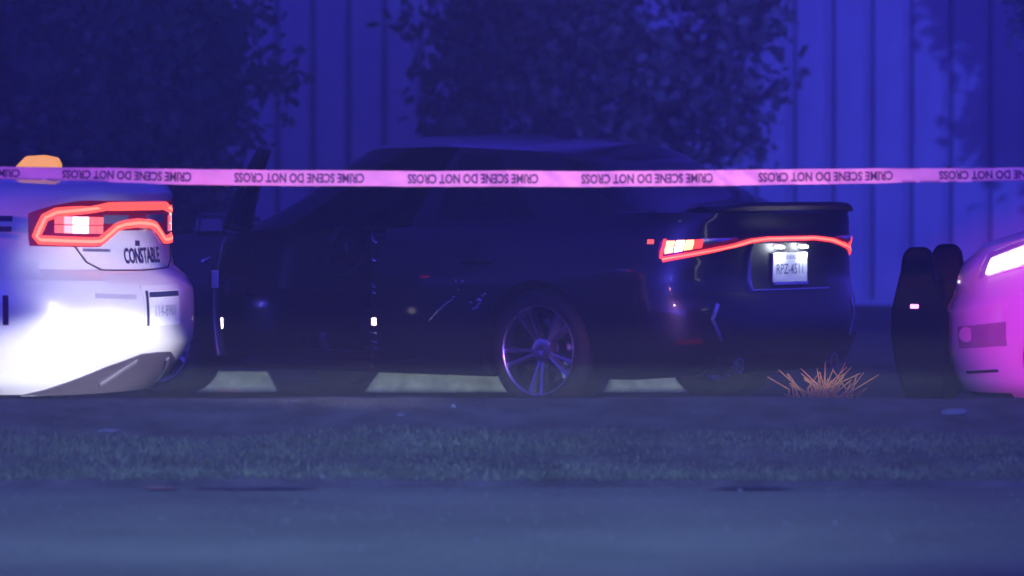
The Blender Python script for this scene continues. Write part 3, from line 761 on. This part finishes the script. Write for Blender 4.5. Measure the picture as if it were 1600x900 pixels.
# ================================================================== PATROL SEDANS
def patrol(name, label, loc, rz, lit, SO=.98, S0=.52, S1=.43):
    root = empty(name, loc, rz); tag(root, label, 'police car', 'marked patrol cars')
    sh = Shell(XR=-1.20, XF=3.92, Wd=.95, Lr=.9, nr=2.4, Lf=1.05, nf=2.6,
        zb=[(-1.2, .19), (-.5, .20), (0, .2), (3.05, .17), (3.92, .15)],
        zt=[(-1.2, 1.135), (-.75, 1.17), (-.5, 1.18), (.2, 1.10), (1.2, 1.02), (2.4, 1.0), (3.1, .965), (3.92, .80)],
        rear=[(.19, .20), (.30, .09), (.37, .03), (.40, 0), (.52, -.008), (.66, 0), (.70, .025), (.755, .115), (.82, .128), (.90, .135), (1.05, .125), (1.07, .105), (1.11, .10), (1.135, .12)],
        front=[(.15, .10), (.24, .04), (.42, .0), (.55, .0), (.60, .03), (.70, .05), (.76, .08), (.80, .14)],
        wprof=[(0, .88), (.06, .95), (.14, .975), (.45, 1.0), (.62, 1.0), (.78, .975), (.92, .95), (1, .88)])
    def c_(x, z, t, u, side):
        if u < .26 and z < .74: return 'rear_bumper'
        if u > .76 and z < .17: return 'front_lip'
        if u > .77 and z < .64: return 'front_bumper'
        if .3 < u < .76 and t > .1:
            if 1.13 < x < 2.3: return 'front_door' if side > 0 else 'x:front_door'
            if .2 < x < 1.13: return 'rear_door' if side > 0 else 'x:rear_door'
        if u < .15 and .74 <= z < .99: return 'boot_lid'
        return 'body'
    g_ = dict(b0=-.55, b1=2.55, r0=.35, r1=1.65, wb=.82, wr=.60, crown=.06,
              zbase=[(-.5, 1.09), (2.6, .97)], zedge=[(-.5, 1.33), (.35, 1.40), (.9, 1.43), (1.65, 1.40), (2.0, 1.3)])
    def gc(u, g, c, side):
        if u < .17: return 'rear_window' if .05 < g < .9 else 'roof'
        if u > .86: return 'windscreen' if .05 < g < .9 else 'roof'
        if .36 < u < .515 and .05 < g < .9: return 'window' if side > 0 else 'x:window'
        if .535 < u < .70 and .05 < g < .9: return 'front_window' if side > 0 else 'x:front_window'
        return 'roof' if u < .36 else 'pillar'
    mt = dict(body='white', underbody='blackplast', window='glass', front_window='glass', rear_window='glass', windscreen='glass', pillar='white', valance='greyplast', front_lip='blackplast')
    build_shell(root, sh, [(-1.2, .03), (-.6, .05), (2.6, .06), (3.1, .07), (3.92, .02)], g_, (0, 3.05), .36, mt, c_, gc, .40)
    for x_ in (0, 3.05):
        for sd in (1, -1): make_wheel(root, x_, .91, .36, sd)
    # roof light bar
    lb = MB(); lb.box((.55, -.6, 1.475), (.95, .6, 1.50)); lb.box((.6, -.35, 1.44), (.64, -.3, 1.475)); lb.box((.6, .3, 1.44), (.64, .35, 1.475))
    lbo = lb.build('light_bar', 'blackplast', root, None, .008)
    for k in range(6):
        b = MB(); y0 = -.59 + k*.198; b.box((.56, y0, 1.501), (.94, y0+.19, 1.60), .88); b.build('beacon_lens', 'bluel' if k < 3 else 'redl', lbo, None, .015)
    for sd in (1, -1):
        b = MB(); b.box((2.0, sd*.93 - .1, 1.02), (2.16, sd*.93 + .1, 1.16), .85); b.build('mirror', 'white', root, None, .03)
        for x_ in (.42, 1.38):
            b = MB(); y_ = .95; b.tube([(x_-.1, sd*(y_-.02), .86), (x_-.08, sd*y_, .862), (x_+.08, sd*y_, .86), (x_+.1, sd*(y_-.02), .858)], .012, 8); b.build('handle', 'white', root, 60)
    # tail lamps: racetrack ring across the rear, dark red between
    zo = .858
    lens = strip(sh, -SO, SO, lambda q: zo if abs(q) > S0 else zo + .075*min(1, (S0-abs(q))/(S0-S1+.01)),
                 lambda q: 1.072 - .07*max(0, (abs(q)-SO+.36)/.36)**2, .004, 60, 4, thick=.03, name='tail_lamp', mt='red_dark', parent=root)
    for sd in (1, -1):
        ring = [(0, .968), (sd*(S1-.07), .962), (sd*S1, .95), (sd*S0, .885), (sd*(S0+.06), .882), (sd*(SO-.05), .885), (sd*(SO-.035), .90), (sd*(SO-.08), .985), (sd*(SO-.14), 1.012), (sd*(SO-.36), 1.035), (sd*.3, 1.046), (0, 1.048)]
        ribbon(sh, ring, .041 if lit else .03, .012, thick=.012, name='lit_ring' if lit else 'ring', mt='red_glow' if lit else 'red_dark', parent=lens)
        if lit:
            ribbon(sh, ring, .013, .0145, thick=.004, name='led_core', mt='red_core', parent=lens)
            q0, q1 = sd*(S0-.02 if sd > 0 else S0+.12), sd*(SO-.13)
            for i in range(6):
                for j in range(2):
                    a_, b_ = q0+(q1-q0)*(i+.06)/6, q0+(q1-q0)*(i+.94)/6
                    strip(sh, a_, b_, lambda q: .919+j*.040, lambda q: .955+j*.040, .010, 2, 2, thick=.01, name='led_cell', mt=['pinkhot', 'whitehot', 'cellred'][(i*2+j*3+i//3) % 3 if i else 2], parent=lens)
        strip(sh, sd*(S1-.10), sd*(S0-.02), lambda q: .965, lambda q: 1.005, .008, 6, 2, thick=.008, name='reverse_lamp', mt='badge', parent=lens)
    # boot lid shut lines, badges, lettering, plate
    for sd in (1, -1):
        ribbon(sh, [(sd*.50, .90), (sd*.50, .86), (sd*.44, .79), (sd*.34, .752), (0, .745)], .006, .006, thick=.012, name='shut_line', mt='blackplast', parent=root)
        ribbon(sh, [(sd*1.0, .72), (sd*1.28, .70), (sd*1.36, .60), (sd*1.36, .42)], .005, .0015, thick=.006, name='shut_line', mt='greyplast', parent=root)
    surf_text(sh, 'CONSTABLE', .098, -.05, .812, .003, 'decal', root, sx=.70, bold=.003)
    ribbon(sh, [(.45, .845), (.26, .842)], .013, .006, thick=.006, name='model_badge', mt='badge', parent=root)
    ribbon(sh, [(0, .885), (0, .86)], .035, .006, thick=.006, name='emblem', mt='decal', parent=root)
    ribbon(sh, [(.52, .645), (.25, .637)], .022, .003, thick=.004, name='bumper_badge', mt='palebadge', parent=root)
    pr = strip(sh, -.19, .19, lambda q: .485, lambda q: .685, .003, 12, 4, thick=.01, name='plate_recess', mt='white', parent=root)
    pl = strip(sh, -.155, .155, lambda q: .50, lambda q: .66, .010, 8, 3, thick=.006, name='licence_plate', mt='platew', parent=root)
    strip(sh, -.15, .15, lambda q: .632, lambda q: .656, .0115, 8, 1, thick=.001, name='plate_band', mt='ink', parent=pl)
    surf_text(sh, '114-8901', .075, 0, .565, .0118, 'inkgrey', pl, sx=.8)
    ribbon(sh, [(.166, .662), (.166, .50)], .008, .012, thick=.01, name='plate_edge', mt='ink', parent=pl)
    strip(sh, -.70, .70, lambda q: .186, lambda q: interp([(0, .372), (.15, .370), (.36, .315), (.62, .21), (.70, .19)], abs(q)), .006, 48, 5, thick=.03, name='valance', mt='greyplast', parent=root)
    # slanted highlights painted on the dark valance in lighter grey
    for sd in (1, -1):
        ribbon(sh, [(sd*.16, .34), (sd*.22, .30), (sd*.30, .23)], .018, .014, thick=.02, name='valance_highlight', mt='badge', parent=root)
    # flank decals
    return root, sh
TH2 = R(22); wrz = math.pi - TH2
rc = P(254, 500, 21.3); hd = Vector((-math.cos(TH2), math.sin(TH2), 0)); o_ = Vector((rc.x, 21.3, .08)) + hd*1.2
wc, wsh = patrol('patrol_car', 'white patrol car with red ring tail lamps lit and CONSTABLE on its boot', tuple(o_), wrz, True, .745, .33, .20)
# stripes and numeral on the flank
def flank(path, w, name, m):
    vs = []; fs = []
    for x_, z_ in path:
        for k in (-.5, .5):
            zz = z_ + k*w; t = (zz-.2)/.9; vs.append((x_, wsh.W*sinterp(wsh.wprof, t) + .003, zz))
    for i in range(len(path)-1): fs.append((2*i, 2*i+1, 2*i+3, 2*i+2))
    return mesh(name, vs, fs, m, wc)
def side_x(px, z):              # photo column -> local x on the near flank
    mw = Matrix.Translation(wc.location) @ Matrix.Rotation(wrz, 4, 'Z'); best = None
    for k in range(600):
        x_ = -.9 + k*.004; X = SPT(mw @ Vector((x_, .945, z)))[0]
        if best is None or abs(X-px) < best[0]: best = (abs(X-px), x_)
    return best[1]
xs = side_x(21, 1.0)
for z_ in (1.005, .958): flank([(xs, z_), (xs+.3, z_), (xs+.8, z_), (xs+2.2, z_-.03)], .024, 'stripe', 'decal')
xs = side_x(15, .6); tv, tf = text_mesh('1', .18, 1, .006); x0 = max(v[0] for v in tv)
mesh('fleet_number', [(xs + (x0 - x_), wsh.W*sinterp(wsh.wprof, (.58+y_-.2)/.9) + .003, .585+y_) for x_, y_ in tv], tf, 'decalr', wc)
# amber beacon standing on the boot
bp = P(60, 262, 21.1); bz = 1.182 + .08
be = empty('amber_beacon', (bp.x, 21.1, bz), -.1); tag(be, 'glowing amber beacon on the boot of the white patrol car', 'beacon')
b = MB(); b.box((-.10, -.06, .005), (.10, .06, .03)); b.build('base', 'blackplast', be, None, .006)
prof = [(-.105, 0), (-.095, .03), (-.05, .075), (.03, .08), (.088, .068), (.102, .04), (.105, 0)]
vs = [(x_, y_, .031+z_) for y_ in (-.05, .05) for x_, z_ in prof]; n = len(prof); fs = [tuple(range(n))[::-1], tuple(range(n, 2*n))] + [(i, (i+1) % n, n+(i+1) % n, n+i) for i in range(n)]
b = MB(); b.add(vs, fs); b.build('lens', 'amber', be, None, .008)

# right-hand patrol car, nose into the frame
pc, psh = patrol('patrol_car', 'white patrol car glowing magenta, nose and headlamp entering at the right edge', (0, 0, 0), 0, False)
TH3 = R(-14); prz = math.pi + TH3; hd3 = Vector((-math.cos(TH3), -math.sin(TH3), 0))
fc = P(1488, 500, 22.0); o_ = Vector((fc.x, 22.0, 0)) - hd3*3.92
pc.location = (o_.x, o_.y, .085); pc.rotation_euler = (0, 0, prz)
for sd in (1, -1):
    lens = strip(psh, sd*.72, sd*1.34, lambda q: .662 + .07*(abs(q)-.72), lambda q: .755 + .12*min(.5, abs(q)-.72), .026, 20, 4, True, .005, 'headlamp', 'clear', pc)
    strip(psh, sd*.73, sd*1.32, lambda q: .667 + .07*(abs(q)-.72), lambda q: .75 + .12*min(.5, abs(q)-.72), .004, 16, 3, True, .01, 'lamp_bowl', 'platew', lens)
    for a_, b_ in ((.755, .845), (.86, .96), (.975, 1.08), (1.10, 1.24)):
        strip(psh, sd*a_, sd*b_, lambda q: .678 + .07*(abs(q)-.72), lambda q: .735 + .11*min(.5, abs(q)-.72), .015, 6, 3, True, .008, 'lit_bulb', 'led', lens)
    strip(psh, sd*.58, sd*.95, lambda q: .37, lambda q: .47, .003, 10, 4, True, .01, 'fog_lamp_recess', 'recess', pc)
    ribbon(psh, [(sd*.56, .53), (sd*.80, .545), (sd*.95, .54)], .012, .004, True, name='bumper_crease', mt='white', parent=pc)
    ribbon(psh, [(sd*1.16, .50), (sd*1.24, .34)], .05, .012, True, name='air_curtain', mt='white', parent=pc)
    ribbon(psh, [(sd*.60, .262), (sd*.86, .268)], .012, .006, True, name='lower_trim', mt='chrome', parent=pc)
    b = MB(); p_ = psh.surf(sd*.70, .43, .02, True); b.lathe([(0, .001), (0, .035), (-.03, .03)], 16, 'y', p_); b.build('fog_lamp', 'recess', pc, 50)
strip(psh, -.30, .30, lambda q: .45, lambda q: .64, .004, 20, 5, True, .02, 'grille', 'blackplast', pc)
# push bumper
pbm = empty('push_bumper', (0, 0, 0)); pbm.parent = pc; pbm.location = (3.92, 0, 0)
up = [(-.04, .16), (.11, .07), (.165, .18), (.205, .32), (.222, .44), (.218, .56), (.195, .66), (.175, .74), (.165, .82), (.135, .855), (.055, .855), (.025, .825), (.012, .74), (-.01, .62), (-.05, .54)]
for sd in (1, -1):
    vs = [(x_, sd*.46 + k, z_) for k in (-.04, .04) for x_, z_ in up]; n = len(up)
    fs = [tuple(range(n))[::-1], tuple(range(n, 2*n))] + [(i, (i+1) % n, n+(i+1) % n, n+i) for i in range(n)]
    b = MB(); b.add(vs, fs); b.build('upright', 'pushbar', pbm, 50, .018)
for z_, x_ in ((.64, .13), (.42, .165), (.22, .13)):
    b = MB(); b.box((x_-.03, -.42, z_-.06), (x_+.03, .42, z_+.06)); b.build('cross_bar', 'pushbar', pbm, None, .012)
for y_ in (-.2, .2):
    b = MB(); b.box((.162, y_-.05, .62), (.18, y_+.05, .655)); b.build('led_module', 'ledp', pbm, None, .004)
b = MB(); b.box((.085, .501, .565), (.125, .510, .585)); b.build('led_module', 'ledp', pbm, None, .003)

# ================================================================== TAPE
TY = 19.62
cy = [(-300, 262), (0, 270), (200, 274), (400, 277.5), (700, 279.5), (900, 279.5), (1100, 278.5), (1300, 276), (1450, 274), (1600, 272.5), (1900, 268)]
hh = [(-300, 20), (0, 22), (300, 24), (800, 26), (1150, 25), (1400, 20), (1600, 18), (1900, 17)]
tw = [(-300, .2), (0, .1), (800, 0), (1200, .0), (1500, .35), (1900, .5)]
def tp(px, f, off=0):            # f in -.5..+.5 across the tape
    c = P(px, sinterp(cy, px), TY); h = .0685; k = min(1, interp(hh, px)/26); a = math.acos(max(.3, min(1, k)))*.8
    w = .004*math.sin(px*.02) + .003*math.sin(px*.053+f*3) + .0016*math.sin(px*.17+f*5)
    a += .30*noise.noise((px*.004, 1.3, 0)) + .12*noise.noise((px*.02, 7.1, 0))
    c.z += .004*noise.noise((px*.006, 3.3, 0))
    return Vector((c.x, TY + w + off + f*h*math.sin(a), c.z + f*h*math.cos(a)))
vs = []; fs = []; nx = 400
for lay, off in ((0, 0), (1, .0008)):
    for i in range(nx+1):
        px = -300 + 2200*i/nx
        for j in range(5): vs.append(tp(px, -.5 + j/4, off))
for i in range(nx):
    for j in range(4):
        a = i*5+j; fs.append((a, a+5, a+6, a+1)); N = (nx+1)*5; fs.append((N+a, N+a+1, N+a+6, N+a+5))
    for j in (0, 4):
        a = i*5+j; fs.append((a, a+5, N+a+5, N+a))
tape = mesh('barrier_tape', vs, fs, 'tape', None, 60)
tag(tape, 'long pink barrier tape stretched across, CRIME SCENE DO NOT CROSS printed upside down', 'barrier tape')
tv, tf = text_mesh('CRIME SCENE DO NOT CROSS', 1.0, 1, .03)
x0, x1 = min(v[0] for v in tv), max(v[0] for v in tv); y0, y1 = min(v[1] for v in tv), max(v[1] for v in tv)
for a, c in ((-172, 31), (97, 299), (366, 569), (637, 841), (908, 1114), (1185, 1395), (1467, 1676), (1748, 1950)):
    if c > 1895: continue
    mesh('lettering', [tp(c - (v[0]-x0)/(x1-x0)*(c-a), .31 - (v[1]-y0)/(y1-y0)*.62 + .0, -.0025) for v in tv], tf, 'tapeink', tape)

# ================================================================== SMALL THINGS
def tuft(label, px, Y, n, seed, h, spread, m='straw', zg=0.0):
    r = random.Random(seed); p = P(px, 600, Y); t = MB()
    for k in range(n):
        x = p.x + r.gauss(0, spread); y = Y + r.gauss(0, .06); d = Vector((max(-.36, min(.36, r.gauss(0, .24))), r.gauss(0, .25), 1)).normalized(); L = h*r.uniform(.45, 1.05)
        b_ = Vector((x, y, zg)); m_ = b_ + d*L*.6 + Vector((r.gauss(0, .015), 0, 0)); e = b_ + d*L + Vector((r.gauss(0, .06), 0, -r.uniform(0, .08)))
        t.tube([b_, m_, e], [.0055, .0048, .002], 4, False)
    return tag(t.build('dry_grass_tuft', m), label, 'dry grass')
tuft('tangled tuft of dry orange grass under the black car tail', 1285, 22.9, 110, 2, .35, .045)
tuft('thin leaning dry stalks right of the orange grass tuft', 1325, 22.8, 9, 9, .36, .015)
def litter(label, px, py, Y, w, h, seed):
    r = random.Random(seed); p = P(px, py, Y); bm = bmesh.new(); bmesh.ops.create_icosphere(bm, subdivisions=2, radius=1)
    for v in bm.verts:
        q = 1 + .5*noise.noise(v.co*1.8 + Vector((seed*3.3, 0, 0))); v.co = Vector((v.co.x*w*q, v.co.y*w*.6*q, max(-.3, v.co.z)*h*q))
    me = bpy.data.meshes.new('litter'); bm.to_mesh(me); bm.free(); o = link('litter', me, 'paper'); o.location = (p.x, Y, bank_z(Y) + h*.3)
    return tag(o, label, 'litter', 'litter on the dirt bank')
litter('crumpled pale wrapper on the bank below the magenta patrol car', 1490, 652, 19.4, .055, .02, 3)
litter('small pale scrap on the bank left of the black car wheel', 626, 652, 19.35, .022, .012, 5)
litter('tiny pale pebble on the bank near the crest, right of the scrap', 708, 637, 19.5, .012, .012, 8)
litter('flat pale scrap on the bank below the white patrol car', 170, 690, 19.1, .05, .008, 12)
litter('tiny pale scrap at the road edge on the left', 505, 762, 18.1, .01, .012, 15)
litter('tiny pale pebble on the road edge far right', 1495, 766, 18.05, .008, .008, 17)

# ================================================================== HAZE (added as a blue veil over the dark areas)
hz = MB(); hz.box((-31, -27, -1.1), (31, 61, 8.2)); h_ = hz.build('haze', None)
hm = bpy.data.materials.new('veil_haze'); hm.use_nodes = True; n_ = hm.node_tree; n_.nodes.clear()
ho = n_.nodes.new('ShaderNodeOutputMaterial'); hv = n_.nodes.new('ShaderNodeVolumePrincipled')
hv.inputs['Color'].default_value = (.85, .82, .97, 1); hv.inputs['Density'].default_value = .0068; n_.links.new(hv.outputs[0], ho.inputs['Volume'])
h_.data.materials.append(hm); tag(h_, 'thin haze added as a blue veil over the dark areas', 'haze', kind='stuff')
